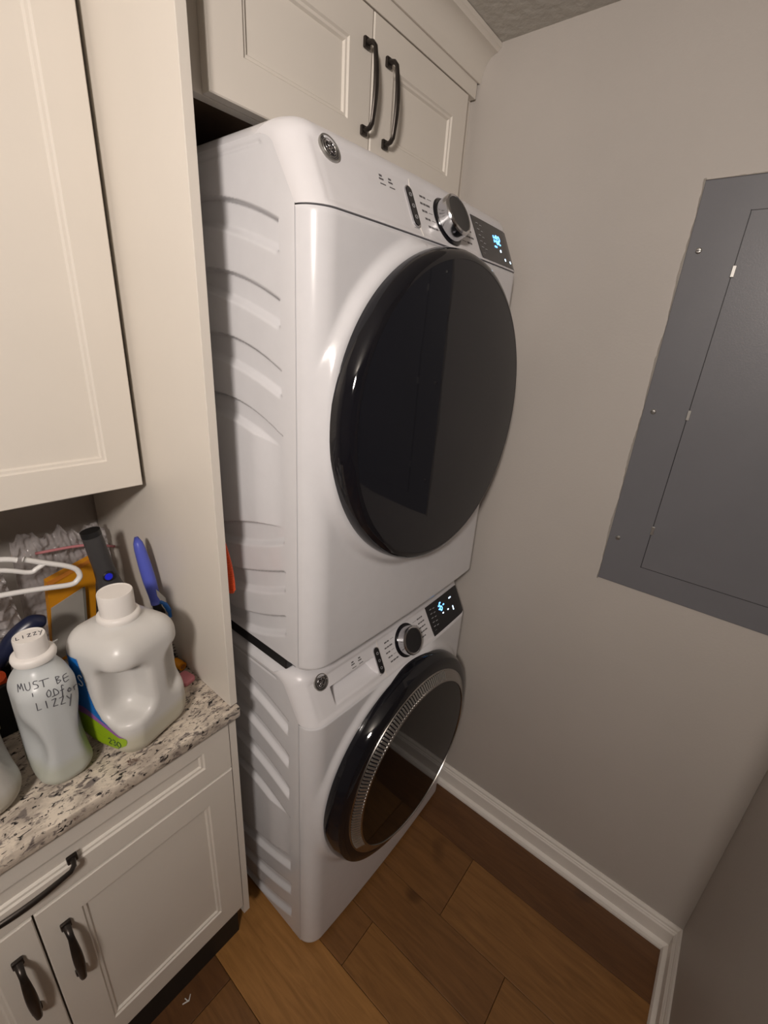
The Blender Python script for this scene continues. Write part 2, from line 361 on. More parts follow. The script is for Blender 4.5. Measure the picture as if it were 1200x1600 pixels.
ct = box('countertop', (-.90, -.085, .098, YB - .002, .884, .914), M_GRAN, bev=.004, angle=40)
tag(ct, 'speckled cream and black granite countertop on the white base cabinet', 'countertop')

# ---------------------------------------------------------------- washer and dryer
DW, DD, ZS = .70, .68, .863
def tx(x): return np.minimum(x, DW - x)
def bow(x):
    t = np.clip(tx(x) / .045, 0, 1); return -.042 * np.sqrt(np.clip(1 - (1 - t) ** 2, 0, 1)) - .010 * (1 - ((x - .35) / .35) ** 2)
def kx(x):
    t = np.clip(tx(x) / .045, 0, 1); return 1 - .20 * (1 - np.sqrt(np.clip(1 - (1 - t) ** 2, 0, 1)))
def slant(z):
    z = np.asarray(z, float); return np.where(z < .960, (z - ZS) * .49, .0475 + .040 * (1 - np.sqrt(np.clip(1 - ((z - .960) / .0251) ** 2, 0, 1))) + (z - .960) * .3)
ZT = .985
SN = Vector((0, -1, .49)).normalized()
def on_panel(x, z, h, z0): # point on the slanted control face, raised by h
    zz = ZS + (z - ZS) * float(kx(x)); y = float(bow(x)) + float(slant(z)) + .0022 * float(sstep(-.002, .004, min(tx(x) - .030, z - .869, .956 - z))); return (x + 0, y + SN.y * h, zz + z0 + SN.z * h)
def patch(b, x0, x1, za, zb, h, z0, nx=6, nz=4, shear=0, base=0, rad=0):
    """a thin slab following the control face"""
    def ln(t): return x0 + (x1 - x0) * t
    top = [[on_panel(ln(i / nx) + shear * (1 - j / nz), zb + (za - zb) * j / nz, h, z0) for j in range(nz + 1)] for i in range(nx + 1)]
    bot = [[on_panel(ln(i / nx) + shear * (1 - j / nz), zb + (za - zb) * j / nz, base, z0) for j in range(nz + 1)] for i in range(nx + 1)]
    b.grid(top)
    rim_t = [r[0] for r in top] + top[-1][1:] + [r[-1] for r in top[::-1]][1:] + top[0][::-1][1:-1]
    rim_b = [r[0] for r in bot] + bot[-1][1:] + [r[-1] for r in bot[::-1]][1:] + bot[0][::-1][1:-1]
    b.grid([rim_b, rim_t], closed_v=True); return b
def rpoly(w, h, r, n=6):
    return [(sx * (w / 2 - r) + r * math.cos(a), sz * (h / 2 - r) + r * math.sin(a)) for sx, sz, a0 in ((1, 1, 0), (-1, 1, math.pi / 2), (-1, -1, math.pi), (1, -1, 1.5 * math.pi)) for a in arc(n, a0, a0 + math.pi / 2)]
# pressed ribs of the side sheet: (top edge, bottom edge, front limit) as curves of depth y
def I(a):
    a = [p for p in a if p[0] < .3]; k = np.polyfit([p[0] for p in a], [p[1] for p in a], 2); v = -k[1] / (2 * k[0])
    def g(y):
        y = np.minimum(y, .45); y = np.where((v > .15) & (y > v), v, y); return np.polyval(k, y)
    return g
RT = [[(.04, .845), (.093, .865), (.179, .888), (.241, .896), (.45, .905)], [(.04, .733), (.10, .757), (.173, .777), (.232, .785), (.45, .793)],
      [(.04, .622), (.089, .646), (.164, .667), (.243, .677), (.45, .684)], [(.04, .508), (.096, .537), (.154, .551), (.24, .564), (.45, .570)]]
RB = [[(.04, .800), (.096, .819), (.185, .842), (.45, .86)], [(.04, .690), (.103, .712), (.177, .733), (.45, .75)],
      [(.04, .578), (.111, .603), (.20, .625), (.45, .642)], [(.04, .470), (.091, .486), (.137, .510), (.223, .521), (.45, .530)]]
RT2 = [[(.04, .330), (.098, .320), (.238, .282), (.45, .25)], [(.04, .234), (.138, .197), (.212, .174), (.45, .13)], [(.04, .127), (.146, .082), (.223, .062), (.45, .03)]]
RB2 = [[(.04, .297), (.134, .261), (.231, .237), (.45, .20)], [(.04, .187), (.142, .143), (.23, .121), (.45, .08)], [(.04, .079), (.149, .031), (.228, .014), (.45, -.02)]]
def rib_depth(Y, Z):
    D = np.zeros_like(Y); yl = np.minimum(Y, .60)
    def band(t, bt):
        d = np.minimum(I(t)(yl) - Z, Y - .043)
        return sstep(-.0036, .0042, d) * sstep(-.003, .0105, Z - I(bt)(yl)) * sstep(.66, .62, Y)
    for t, bt in list(zip(RT, RB)) + list(zip(RT2, RB2)): D = np.maximum(D, band(t, bt))
    q = np.minimum(Y - .043, np.minimum(.512 - Z, Z - .30)); D = np.maximum(D, sstep(-.0032, .0036, q) * sstep(.135, .055, Y))
    line = np.minimum(np.minimum(Z - .9475, .9515 - Z), np.minimum(Y - .08, .6 - Y)); D = np.maximum(D, .13 * sstep(-.0025, .0015, line))
    return D * .0115
def emblem(parent, x, z, z0, r):
    C = Vector(on_panel(x, z, 0, z0)); u = Vector((1, float(bow(x + .01) - bow(x - .01)) / .02, 0)).normalized(); n = (SN - u * SN.dot(u)).normalized(); w = n.cross(u); w = w if w.z > 0 else -w
    e = MB().lathe([(0, .0018), (r * .97, .0018), (r * .97, -.002)], C, n, 40).obj('emblem', M_EMBD, parent, angle=30)
    MB().lathe([(r * .84, .0015), (r * .86, .0034), (r * .95, .0034), (r, .001), (r, -.001)], C, n, 40).lathe([(r * .60, .0018), (r * .62, .0026), (r * .67, .0026), (r * .69, .0018)], C, n, 40).obj('emblem_ring', M_STEEL, e, angle=30)
    b = MB(); T = lambda p: C + n * .0026 + (u * p[0] + w * p[1]) * r
    g = [(-.02, .34), (-.2, .42), (-.4, .2), (-.38, -.1), (-.2, -.18), (-.08, .0), (-.14, .14), (-.3, .06)]
    g2 = [(-.08, .0), (-.04, -.25), (-.2, -.42), (-.36, -.34), (-.3, -.2)]
    ee = [(.42, .22), (.3, .42), (.1, .36), (.06, .12), (.26, .04), (.08, -.04), (.06, -.3), (.22, -.42), (.4, -.32), (.42, -.16)]
    for s_ in (g, g2, ee): b.tube([T(p) for p in smooth_path([(q[0], q[1], 0) for q in s_], 4)], r * .045, 6)
    for k in range(4):
        a = k * math.pi / 2 + .5; b.tube([T((.52 * math.cos(a + t), .52 * math.sin(a + t))) for t in arc(4, 0, .8)], r * .035, 6)
    for t in arc(47, 0, 2 * math.pi * 47 / 48): b.tube([T((.72 * math.cos(t), .72 * math.sin(t))), T((.80 * math.cos(t), .80 * math.sin(t)))], r * .012, 4)
    b.obj('monogram', M_CHROME, e, smooth=True)['kind'] = 'stuff'
SEG = {'0': 'abcdef', '1': 'bc', '2': 'abged', '6': 'afgecd', '5': 'afgcd', '-': 'g', ':': ''}
def digits(b, s, x, z, hgt, z0, pitch):
    w = hgt * .5; t = hgt * .075
    for ch in s:
        if ch == ':':
            for k in (-.22, .22): patch(b, x + w * .15, x + w * .45, z + hgt * k - t, z + hgt * k + t, .0022, z0, 1, 1, base=.0012)
            x += pitch * .55; continue
        R = dict(a=(0, w, hgt / 2), g=(0, w, 0), d=(0, w, -hgt / 2)); V = dict(f=(0, 1), b=(w, 1), e=(0, -1), c=(w, -1))
        for q in SEG[ch]:
            if q in R: patch(b, x + R[q][0] + t, x + R[q][1] - t, z + R[q][2] - t, z + R[q][2] + t, .0022, z0, 1, 1, base=.0012)
            else:
                zz = sorted((z, z + V[q][1] * hgt / 2)); patch(b, x + V[q][0] - t, x + V[q][0] + t, zz[0] + t, zz[1] - t, .0022, z0, 1, 1, base=.0012)
        x += pitch
def machine(root, z0, kind):
    dry = kind == 'dryer'
    # shell: ribbed sides, top deck, back
    sh = MB()
    zz = np.concatenate([np.arange(.014, ZS, .0022), np.linspace(ZS, ZS + (ZT - ZS) * .8, 46)])
    ss = np.concatenate([np.arange(0, .26, .0042), np.linspace(.26, DD, 50)])
    G = np.zeros((len(ss), len(zz), 3))
    for j, z in enumerate(zz):
        yf = .0012 if z <= ZS else float(slant(min(ZS + (z - ZS) / .8, ZT)))
        G[:, j, 1] = yf + (DD - yf) * ss / DD; G[:, j, 2] = z
    D = rib_depth(G[:, :, 1], G[:, :, 2]); G[:, :, 2] += z0
    A = G.copy(); A[:, :, 0] = D; sh.grid(A)
    B = G[::6, ::6].copy(); B[:, :, 0] = DW; sh.grid(B, flip=True)
    xs = np.concatenate([np.linspace(0, .045, 10), np.linspace(.06, DW - .06, 14), np.linspace(DW - .045, DW, 10)])
    Z = z0 + ZS + (ZT - ZS) * kx(xs)
    yb = bow(xs) + float(slant(ZT))
    sh.grid([[(x, yb[i] + (DD - yb[i]) * t, Z[i]) for t in arc(4, 0, 1)] for i, x in enumerate(xs)])
    sh.grid([[(x, DD, z0 + .014) , (x, DD, Z[i])] for i, x in enumerate(xs)], flip=True)
    sh.grid([[(x, t, z0 + .014) for t in (.0, DD)] for x in (0, DW)], flip=True)
    sh.obj('outer_shell', M_WHITE, root, angle=35)
    # bowed front panel with a raised lip round the door
    cz = .5325 if dry else .541
    xs = np.concatenate([[0.001], .045 * (1 - np.cos(np.linspace(.04, math.pi / 2, 16))), np.linspace(.05, .65, 110), DW - .045 * (1 - np.cos(np.linspace(math.pi / 2, .04, 16))), [DW - .001]])
    zs = np.concatenate([np.linspace(.012, .03, 6), np.linspace(.036, ZS - .010, 140), np.linspace(ZS - .006, ZS - .0015, 4)])
    X, Zg = np.meshgrid(xs, zs, indexing='ij'); Y = bow(X)
    r = np.hypot(X - .35, Zg - cz)
    Rr = .3275 if dry else .3200
    Y -= (.016 if dry else .011) * sstep(Rr + .025, Rr + .003, r) * sstep(.0, .03, tx(X)) * sstep(ZS - .002, ZS - .016, Zg)
    Y += .012 * (1 - sstep(.012, .024, Zg)) ** 2 + .003 * sstep(ZS - .006, ZS - .0015, Zg)
    P = np.stack([X, Y, Zg + z0], -1)
    P = np.concatenate([P[:, :1] + [0, .03, 0], P, P[:, -1:] + [0, .03, 0]], 1)
    P = np.concatenate([P[:1] + [.0005, .02, 0], P, P[-1:] + [-.0005, .02, 0]], 0)
    MB().grid(P).obj('front_panel', M_WHITE, root, angle=50)
    # slanted control panel
    xs = np.concatenate([.05 * (1 - np.cos(np.linspace(0, math.pi / 2, 18))), np.arange(.0525, .65, .0026), DW - .05 * (1 - np.cos(np.linspace(math.pi / 2, 0, 18)))])
    zs = np.concatenate([np.arange(ZS + .0008, .960, .0026), np.linspace(.961, ZT, 12)])
    X, Zg = np.meshgrid(xs, zs, indexing='ij'); K = kx(X)
    Y = bow(X) + slant(Zg); Z3 = ZS + (Zg - ZS) * K
    if not dry:  # finger pocket of the dispenser drawer
        q = np.minimum(np.minimum(X - .085, .235 - X), np.minimum(Zg - .884, (.921 + .004 * np.sin(X * 9)) - Zg)); d = .030 * sstep(-.002, .005, q) * np.clip((Zg - .880) / .030, .0, 1)
        Y += d; Z3 -= d * .45
    q = np.minimum(np.minimum(tx(X) - .030, Zg - .869), .956 - Zg); Y += .0022 * sstep(-.002, .004, q)
    P = np.stack([X, Y, Z3 + z0], -1); P = np.concatenate([P[:, :1] + [0, .02, .0005], P], 1)
    cpn = MB().grid(P).obj('control_panel', M_WPLAST, root, angle=50)
    b = MB()
    patch(b, .2575, .2592, .866, .958, .0007, z0, 1, 10); b.obj('panel_seam', M_TRIM, cpn)
    emblem(root, .064, .9465, z0, .0205)
    # power capsule
    C = Vector(on_panel(.2475, .911, 0, z0)); w = Vector((0, .49, 1)).normalized(); u = Vector((1, 0, 0))
    T = lambda x, y, h: C + u * x + w * y + SN * h
    cap = MB().prism(rpoly(.0205, .074, .0102), -.002, .0030, T).obj('power_button', M_CHROME, root)
    MB().prism(rpoly(.0165, .070, .0082), .001, .0040, T).obj('button_face', M_BLACK, cap)
    b = MB()
    for k in (-.02, .0, .02): b.lathe([(.0028, .0041), (.003, .0047), (.0036, .0047), (.0038, .0041)], T(0, k, 0), SN, 14)
    b.obj('button_icon', M_PRINTL, cap)['kind'] = 'stuff'
    # knob
    C = Vector(on_panel(.367, .911, 0, z0))
    kb = MB().lathe([(.0, .0035), (.044, .0035), (.047, .001), (.047, -.003)], C, SN, 56).obj('knob', M_BLACK, root, angle=30)
    MB().lathe([(.0405, .003), (.0400, .0255), (.0385, .0285), (.0350, .0302), (.0333, .0290)], C, SN, 64).obj('knob_ring', M_CHROME, kb, angle=22)
    MB().lathe([(.0, .0285), (.028, .0288), (.0333, .0292)], C, SN, 48).obj('knob_face', M_BPL if dry else M_BLACK, kb, smooth=True)
    # display
    dp = patch(MB(), .489, .677, .868, .952, .0012, z0, 14, 5, shear=-.006).obj('display', M_BLACK, root, angle=40)
    b = MB(); bw = MB(); pr = MB()
    if dry:
        digits(b, '1:02', .574, .922, .017, z0, .0135); patch(b, .578, .590, .904, .907, .0022, z0, 1, 1, base=.0012)
        for x, z in ((.605, .897), (.650, .879), (.62, .88)): patch(bw, x, x + .004, z, z + .005, .0022, z0, 1, 1, base=.0012)
    else:
        digits(b, ':6-', .545, .927, .021, z0, .0165)
        for x, z, w_ in ((.560, .905, .006), (.590, .904, .006), (.620, .893, .004), (.612, .930, .012)): patch(bw, x, x + w_, z, z + (.012 if x == .62 else .003), .0022, z0, 1, 1, base=.0012)
    for i in range(6): patch(pr, .500, .510, .938 - i * .012, .9395 - i * .012, .0018, z0, 1, 1, base=.0012)
    for i in range(5): patch(pr, .517, .526, .936 - i * .012, .9375 - i * .012, .0018, z0, 1, 1, base=.0012)
    for i in range(4): patch(pr, .545 + i * .026, .556 + i * .026, .876, .8775, .0018, z0, 1, 1, base=.0012)
    for q_ in (b.obj('digits', M_LED, dp), bw.obj('indicator', M_LEDW, dp), pr.obj('display_print', M_PRINTL, dp)): q_['kind'] = 'stuff'
    # printed programme marks with leader ticks
    b = MB(); r2 = random.Random(3)
    for i in range(5):
        z = .938 - i * .0125; xo = [.284, .280, .280, .284, .288][i]; x = xo
        for k in range(r2.choice([2, 3])):
            w_ = r2.uniform(.006, .012); patch(b, x, x + w_, z - .0016, z + .0016, .0005, z0, 1, 1); x += w_ + .002
        patch(b, x + .004, .322 - (2 - abs(i - 2)) * .004, z - .0003, z + .0003, .0005, z0, 1, 1)
        x = .428 + (2 - abs(i - 2)) * .0; patch(b, .413 + (2 - abs(i - 2)) * .003, .430, z - .0003, z + .0003, .0005, z0, 1, 1); x = .434
        for k in range(r2.choice([2, 3])):
            w_ = r2.uniform(.006, .012); patch(b, x, x + w_, z - .0016, z + .0016, .0005, z0, 1, 1); x += w_ + .002
    xo, zo = (.170, .935) if dry else (.160, .938)
    for k in range(2):
        x = xo + k * .024; patch(b, x, x + .011, zo, zo + .0025, .0005, z0, 1, 1); patch(b, x + .002, x + .009, zo + .005, zo + .008, .0005, z0, 1, 1)
        patch(b, x, x + .014, zo - .007, zo - .0055, .0005, z0, 1, 1)
    b.obj('program_marks', M_PRINT, cpn)['kind'] = 'stuff'
    b = MB(); patch(b, .238, .252, .882, .884, .0005, z0, 1, 1); patch(b, .238, .252, .876, .8775, .0005, z0, 1, 1); patch(b, .238, .2395, .884, .893, .0005, z0, 1, 1)
    b.obj('corner_mark', M_PRINTL, cpn)['kind'] = 'stuff'
    # door
    C = (.35, 0, z0 + cz); AX = (0, -1, 0)
    if dry:
        d = MB().lathe([(.316, .050), (.3255, .056), (.3270, .070), (.3245, .086), (.3185, .0965), (.3105, .1015), (.306, .1025)], C, AX, 128).obj('door', M_BLACK, root, angle=30)
        MB().lathe([(0, .1050), (.10, .1048), (.20, .1042), (.28, .1033), (.3065, .1020)], C, AX, 128).obj('door_glass', M_GLASS, d, smooth=True)
    else:
        d = MB().lathe([(.308, .045), (.317, .052), (.3195, .064), (.3165, .084), (.309, .098), (.298, .1035), (.284, .1055), (.278, .1055)], C, AX, 128).obj('door', M_BLACK, root, angle=30)
        rg = MB().lathe([(.2790, .103), (.2775, .1075), (.2748, .1085), (.2735, .1080), (.2535, .1205), (.2525, .1225), (.2500, .1240), (.2475, .1238), (.2465, .120)], C, AX, 128).obj('chrome_ring', M_CHROMED, d, angle=25)
        b = MB()
        for k in range(70):  # ridges cast into the left half of the ring
            a = math.radians(66 + k * 2.0); ca, sa = math.cos(a), math.sin(a); hw = .0050
            q = []
            for rr, hh in ((.2535, .119), (.2535, .1238), (.2735, .1113), (.2735, .106)):
                for s_ in (-1, 1): q.append((C[0] + ca * rr - sa * hw * s_ * .55, -hh, C[2] + sa * rr + ca * hw * s_ * .55))
            b.add(q, [(0, 1, 3, 2), (2, 3, 5, 4), (4, 5, 7, 6), (0, 2, 4, 6), (1, 7, 5, 3)])
        rb = b.obj('ridged_band', M_STEEL, rg); rb['kind'] = 'stuff'
        MB().lathe([(.2535, .1209), (.2735, .1084)], C, AX, 90, math.radians(65), math.radians(205)).obj('ring_groove', M_BLACK, rg)
        MB().lathe([(0, .1225), (.12, .1225), (.22, .1222), (.2470, .1212)], C, AX, 128).obj('door_glass', M_WGLASS, d, smooth=True)
        zz_ = .80
        pts = [[(x, float(bow(x)) - .0008, z0 + z) for z in (.800, .842)] for x in (.680, .686, .691, .695)]
        MB().grid(pts).obj('sticker', M_BPL, root)
        for fx, fy in ((.05, .06), (.65, .06), (.05, .62), (.65, .62)): MB().lathe([(0, .0005), (.022, .0005), (.024, .004), (.020, .010), (.008, .012), (.008, .0145)], (fx, fy, 0), (0, 0, 1), 20).obj('foot', M_BPL, root, angle=30)
wa = thing('washing_machine', 'white front-load washer on the wood floor, beneath the stacked dryer', 'washer', (.35, .3, 0))
machine(wa, 0, 'washer')
dr = thing('dryer', 'white dryer with round black door, stacked on top of the washer', 'dryer', (.35, .3, 1.01))
machine(dr, 1.01, 'dryer')
box('stacking_kit', (.006, .694, .05, .66, .9865, 1.0205), M_BPL, dr, bev=.003)

# ---------------------------------------------------------------- electrical panel
e = thing('electrical_panel', 'grey metal electrical panel cover with hinged door on the grey wall', 'electrical panel', (XR, -.63, 1.58))
def flush(name, y0, y1, z0, z1, x0, x1, m, p, bev=.0012): return box(name, (XR - x1, XR - x0, y0, y1, z0, z1), m, p, bev=bev)
flush('cover', -.868, -.3965, 1.119, 2.041, .0002, .0045, M_ELEC, e, .0015)
dd = flush('door', -.774, -.490, 1.187, 1.980, .0045, .0062, M_ELEC, e, .0007)
b = MB()
for y0, y1, z0, z1 in ((-.4898, -.4886, 1.185, 1.982), (-.7758, -.7738, 1.185, 1.982), (-.7758, -.4882, 1.1856, 1.1868), (-.7758, -.4882, 1.9802, 1.9814)): b.box(XR - .0049, XR - .0040, y0, y1, z0, z1)
b.obj('door_gap', M_BPL, e)
for z in (1.873, 1.580, 1.291):
    hg = flush('hinge', -.4945, -.4875, z - .011, z + .011, .0045, .0085, M_STEEL, e, .0008)
for z in (1.914, 1.578, 1.247):
    for y in (-.419, -.846):
        s_ = MB().lathe([(0, .0035), (.004, .003), (.0058, .0016), (.006, 0)], (XR - .0045, y, z), (-1, 0, 0), 20).obj('screw', M_STEEL, e, angle=30)
        MB().box(XR - .0083, XR - .0078, y - .004, y + .004, z - .0006, z + .0006).obj('screw_slot', M_BPL, s_)
r2 = np.random.RandomState(2); b = MB(); rows = []
for z in np.linspace(1.115, 2.045, 110):
    w_ = .0025 + .0022 * r2.rand() + .002 * math.sin(z * 31); rows.append([(XR - .0001, -.3965 + w_, z), (XR - .0016 - .0012 * r2.rand(), -.3965 + w_ * .5, z), (XR - .0044, -.3968, z), (XR - .0001, -.3968, z)])
b.grid(rows); rows = []
for y in np.linspace(-.868, -.394, 60):
    w_ = .002 + .002 * r2.rand(); rows.append([(XR - .0001, y, 2.041 + w_), (XR - .002 - .001 * r2.rand(), y, 2.041 + w_ * .5), (XR - .0044, y, 2.0412), (XR - .0001, y, 2.0412)])
b.grid(rows); b.obj('paint_edge', M_CAULK, e)

# ---------------------------------------------------------------- jugs and bottles on the counter
ZC = .9142
def bvh_of(V, F): return BVHTree.FromPolygons([tuple(v) for v in V], [tuple(int(i) for i in f) for f in F])
def frame(cx, cy, ang):
    h = Vector((math.cos(ang), math.sin(ang), 0)); n = Vector((h.y, -h.x, 0))      # h to the handle, n to its left-hand broad face
    return lambda a, b_, z: Vector((cx, cy, ZC)) + h * a + n * b_ + Vector((0, 0, z))
def jug(root, F, hx, hy, hz, rad, pinch, m, step=.003, neck=(.026, .0), neckoff=0):
    def f(a, b_, z):
        tp = 1 - .06 * np.clip((z - .6 * hz) / hz, -1, 1)
        d = rbox(a / tp, b_ / tp, z - hz / 2, hx, hy, hz / 2, rad)
        d = np.maximum(d, rbox(a, b_, z - hz / 2, hx, hy, hz / 2, .008))
        d = smin(d, np.maximum(np.hypot(a - neckoff, b_) - neck[0], abs(z - hz) - neck[1]), .022)
        for c_, r_ in pinch: d = smax(d, -(ell(a, b_, z, c_, r_) if len(r_) == 3 else rbox(a - c_[0], b_ - c_[1], z - c_[2], *r_)), .016)
        return d
    V, Q = surface_net(f, (-hx - .012, -hy - .012, -.006), (hx + .012, hy + .012, hz + neck[1] + .006), step)
    for it in range(2):  # light relaxation
        S = np.zeros_like(V); N = np.zeros(len(V)); q = np.array(Q)
        for k in range(4): np.add.at(S, q[:, k], V[q[:, (k + 1) % 4]] + V[q[:, k - 1]]); np.add.at(N, q[:, k], 2)
        V = .5 * V + .5 * S / N[:, None]
    V[:, 2] = np.maximum(V[:, 2], 0)
    Wd = [F(*v) for v in V]
    mesh_obj('bottle_body', Wd, Q, m, root, smooth=True)
    return bvh_of(Wd, Q)
def capmesh(root, F, z0, r, h, collar, m=M_CAP, a=0):
    C = F(a, 0, 0)
    MB().lathe([(r * .9, z0 - .012), (collar, z0 - .010), (collar * 1.04, z0 - .004), (collar, z0 + .001), (collar * .93, z0 + .003), (r, z0 + .004)], C, (0, 0, 1), 48).obj('neck_collar', m, root, angle=50)
    b = MB(); rows = []
    for k in range(96):
        a_ = 2 * math.pi * k / 96; g = .0004 if k % 2 else 0
        rows.append([tuple(C + Vector((math.cos(a_) * rr, math.sin(a_) * rr, zz))) for rr, zz in ((r * 1.0 - g, z0 + .002), (r - g, z0 + h - .003), (r * .96, z0 + h), (r * .9, z0 + h), (r * .88, z0 + h - .0008), (0, z0 + h - .0008))])
    return b.grid(rows, closed_u=True).obj('cap', m, root, angle=40)
def decal_strokes(name, root, bv, to, dirv, strokes, rad, m):
    b = MB()
    for st in strokes:
        pts = smooth_path([(p[0], p[1], 0) for p in st], 4) if len(st) > 2 else [Vector((st[0][0] + (st[1][0] - st[0][0]) * t, st[0][1] + (st[1][1] - st[0][1]) * t, 0)) for t in arc(6, 0, 1)]
        out = []
        for p in pts:
            hit = bv.ray_cast(to(p.x, p.y), dirv)
            if hit[0] is not None: out.append(hit[0] + hit[1] * .0004)
        if len(out) > 1: b.tube(out, rad, 5)
    o = b.obj(name, m, root); o['kind'] = 'stuff'; return o
def decal_grid(name, root, bv, to, dirv, inside, u0, u1, v0, v1, step, m, off=.0007):
    us = np.arange(u0, u1, step); vs = np.arange(v0, v1, step); idx = {}; V = []; Fc = []
    for i, u in enumerate(us):
        for j, v in enumerate(vs):
            if inside(u, v):
                h = bv.ray_cast(to(u, v), dirv)
                if h[0] is not None: idx[i, j] = len(V); V.append(h[0] + h[1] * off)
    for (i, j) in idx:
        if all(k in idx for k in ((i + 1, j), (i + 1, j + 1), (i, j + 1))): Fc.append((idx[i, j], idx[i + 1, j], idx[i + 1, j + 1], idx[i, j + 1]))
    return mesh_obj(name, V, Fc, m, root, smooth=True)
# large jug
JX, JY, JA = -.255, .207, math.radians(-72)
F = frame(JX, JY, JA)
j = thing('detergent_jug', 'large milky plastic detergent jug with handle and blue, purple and green label', 'jug', (JX, JY, ZC))
bv = jug(j, F, .078, .076, .262, .042, [((.070, .072, .147), (.057, .056, .056, .026)), ((.090, -.080, .145), (.044, .054, .052, .026))], hdpe('jug_plastic', .062, (.56, .535, .43)), neck=(.031, .014))
capmesh(j, F, .277, .0295, .046, .0355)
nW = (F(0, 1, 0) - F(0, 0, 0)); to = lambda u, v: F(u, .3, v); dn = -nW
def edge(v): return np.interp(v, [.018, .026, .034, .044, .056, .064, .070, .078, .090, .112, .137, .181, .214], [.006, .032, .050, .060, .062, .056, .046, .030, .012, .000, -.006, -.014, -.022])
def inl(u, v): return -.075 < u < edge(v) and v > np.interp(u, [-.08, -.033, -.014, .038, .06], [.05, .033, .021, .030, .044])
zt_ = lambda u: np.interp(u, [-.03, -.019, .010, .040, .066], [.104, .100, .086, .074, .068]); zl_ = lambda u: np.interp(u, [-.03, -.005, .02, .050, .066], [.086, .081, .072, .062, .060])
lb = decal_grid('label', j, bv, to, dn, lambda u, v: inl(u, v) and v >= zt_(u) - .002, -.08, .075, .02, .216, .0011, M_BLUE)
decal_grid('label_band', j, bv, to, dn, lambda u, v: inl(u, v) and zl_(u) - .001 <= v < zt_(u) + .0005, -.08, .075, .015, .21, .0011, M_PURP, .0008)
lg = decal_grid('label_base', j, bv, to, dn, lambda u, v: inl(u, v) and v < zl_(u) + .001, -.08, .075, .015, .21, .0011, M_GREEN, .0009)
D230 = lambda ox, oz, s: [[(ox + x * s, oz + y * s) for x, y in st] for st in ([(0, .8), (.3, 1), (.55, .75), (.3, .4), (0, 0)], [(0, 0), (.6, 0)], [(.85, .9), (1.15, 1), (1.35, .75), (1.05, .52)], [(1.05, .52), (1.4, .3), (1.15, 0), (.85, .08)], [(1.9, 1), (1.65, .7), (1.68, .2), (1.95, 0), (2.2, .3), (2.18, .8), (1.9, 1)])]
decal_strokes('label_number', lg, bv, to, dn, D230(.020, .038, .0135), .0013, M_LDARK)
decal_strokes('label_print', lg, bv, to, dn, [[(.026, .056), (.040, .054)], [(.030, .033), (.044, .033)], [(-.02, .060), (.0, .056)], [(-.02, .052), (.004, .048)], [(.006, .050), (.009, .046), (.012, .050)]], .0006, M_LDARK)
decal_strokes('label_letter', lb, bv, to, dn, [[(-.030 + x * .012, .158 + y * .022) for x, y in ((1, .9), (.6, 1.05), (.15, .85), (.3, .58), (.75, .42), (.9, .15), (.45, -.05), (.0, .1))]], .0013, M_LWHITE)
# medium bottle with handwriting
BX, BY, BA = -.388, .204, math.radians(-88)
F = frame(BX, BY, BA)
j = thing('detergent_bottle', 'milky detergent bottle with handwriting in black marker and white cap, beside the large jug', 'bottle', (BX, BY, ZC))
bv = jug(j, F, .052, .043, .236, .036, [((.030, .066, .098), (.036, .040, .066)), ((.030, -.066, .098), (.036, .040, .066))], hdpe('bottle_plastic', .060, (.48, .50, .44), (.53, .555, .56)), step=.0026, neck=(.026, .022), neckoff=-.004)
cp_ = capmesh(j, F, .262, .0225, .034, .0305, a=-.004)
vd = Vector((.12, .80, -.45)).normalized(); ru = Vector((vd.y, -vd.x, 0)).normalized(); rv = ru.cross(vd) ; rv = rv if rv.z > 0 else -rv
O = F(.03, .0, .215) - vd * .4
tw = lambda u, v: O + ru * u + rv * v
def word(chars, ox, oz, w, h, slope=0):
    out = []
    for k, ch in enumerate(chars):
        for st in GL.get(ch, []): out.append([(ox + k * w + x * w * .75, oz + y * h + slope * (k * w)) for x, y in st])
    return out
GL = {'M': [[(0, 0), (.2, 1)], [(.2, 1), (.45, .3)], [(.45, .3), (.8, 1)], [(.8, 1), (.95, 0)]], 'U': [[(0, 1), (.05, .2), (.45, 0), (.8, .3), (.85, 1)]], 'S': [[(.9, .95), (.3, 1), (.1, .7), (.7, .45), (.75, .1), (.0, .05)]],
      'T': [[(-.2, .95), (1.6, .9)], [(.45, .95), (.4, 0)]], 'B': [[(.1, 1), (.15, 0)], [(.1, 1), (.8, .85), (.2, .55), (.9, .3), (.15, 0)]], 'E': [[(.9, 1), (.2, .9), (.05, .5), (.2, .0), (1., .1)], [(.1, .5), (1.1, .55)]],
      'D': [[(.1, .0), (.2, 1), (.9, .55), (.85, .1), (-.4, .0)]], '0': [[(.6, 1), (.1, .6), (.2, .05), (.7, .1), (.9, .6), (.6, 1)]], 'f': [[(.9, 1.1), (.5, 1.2), (.35, .3), (.2, -.4)], [(.0, .55), (.8, .6)]], 'o': [[(.5, .6), (.1, .3), (.4, 0), (.8, .3), (.5, .6)]], 'r': [[(.1, .6), (.2, .0)], [(.2, .4), (.6, .65), (1.1, .45)]],
      'L': [[(.15, 1), (.1, 0)], [(.1, 0), (.8, .02)]], 'I': [[(.4, 1), (.4, 0)]], 'Z': [[(.05, .95), (.85, 1)], [(.85, 1), (.1, .05)], [(.1, .05), (.95, .0)]], 'Y': [[(.05, 1), (.45, .5)], [(.95, 1), (.2, -.5)]], "'": [[(.3, 1), (.25, .5)]]}
st = word('MUST BE', -.036, .004, .0096, .0120, -.16) + word("' 0Dfor", -.022, -.015, .0090, .0115, -.2) + word('LIZZY', -.020, -.034, .0100, .0130, -.2)
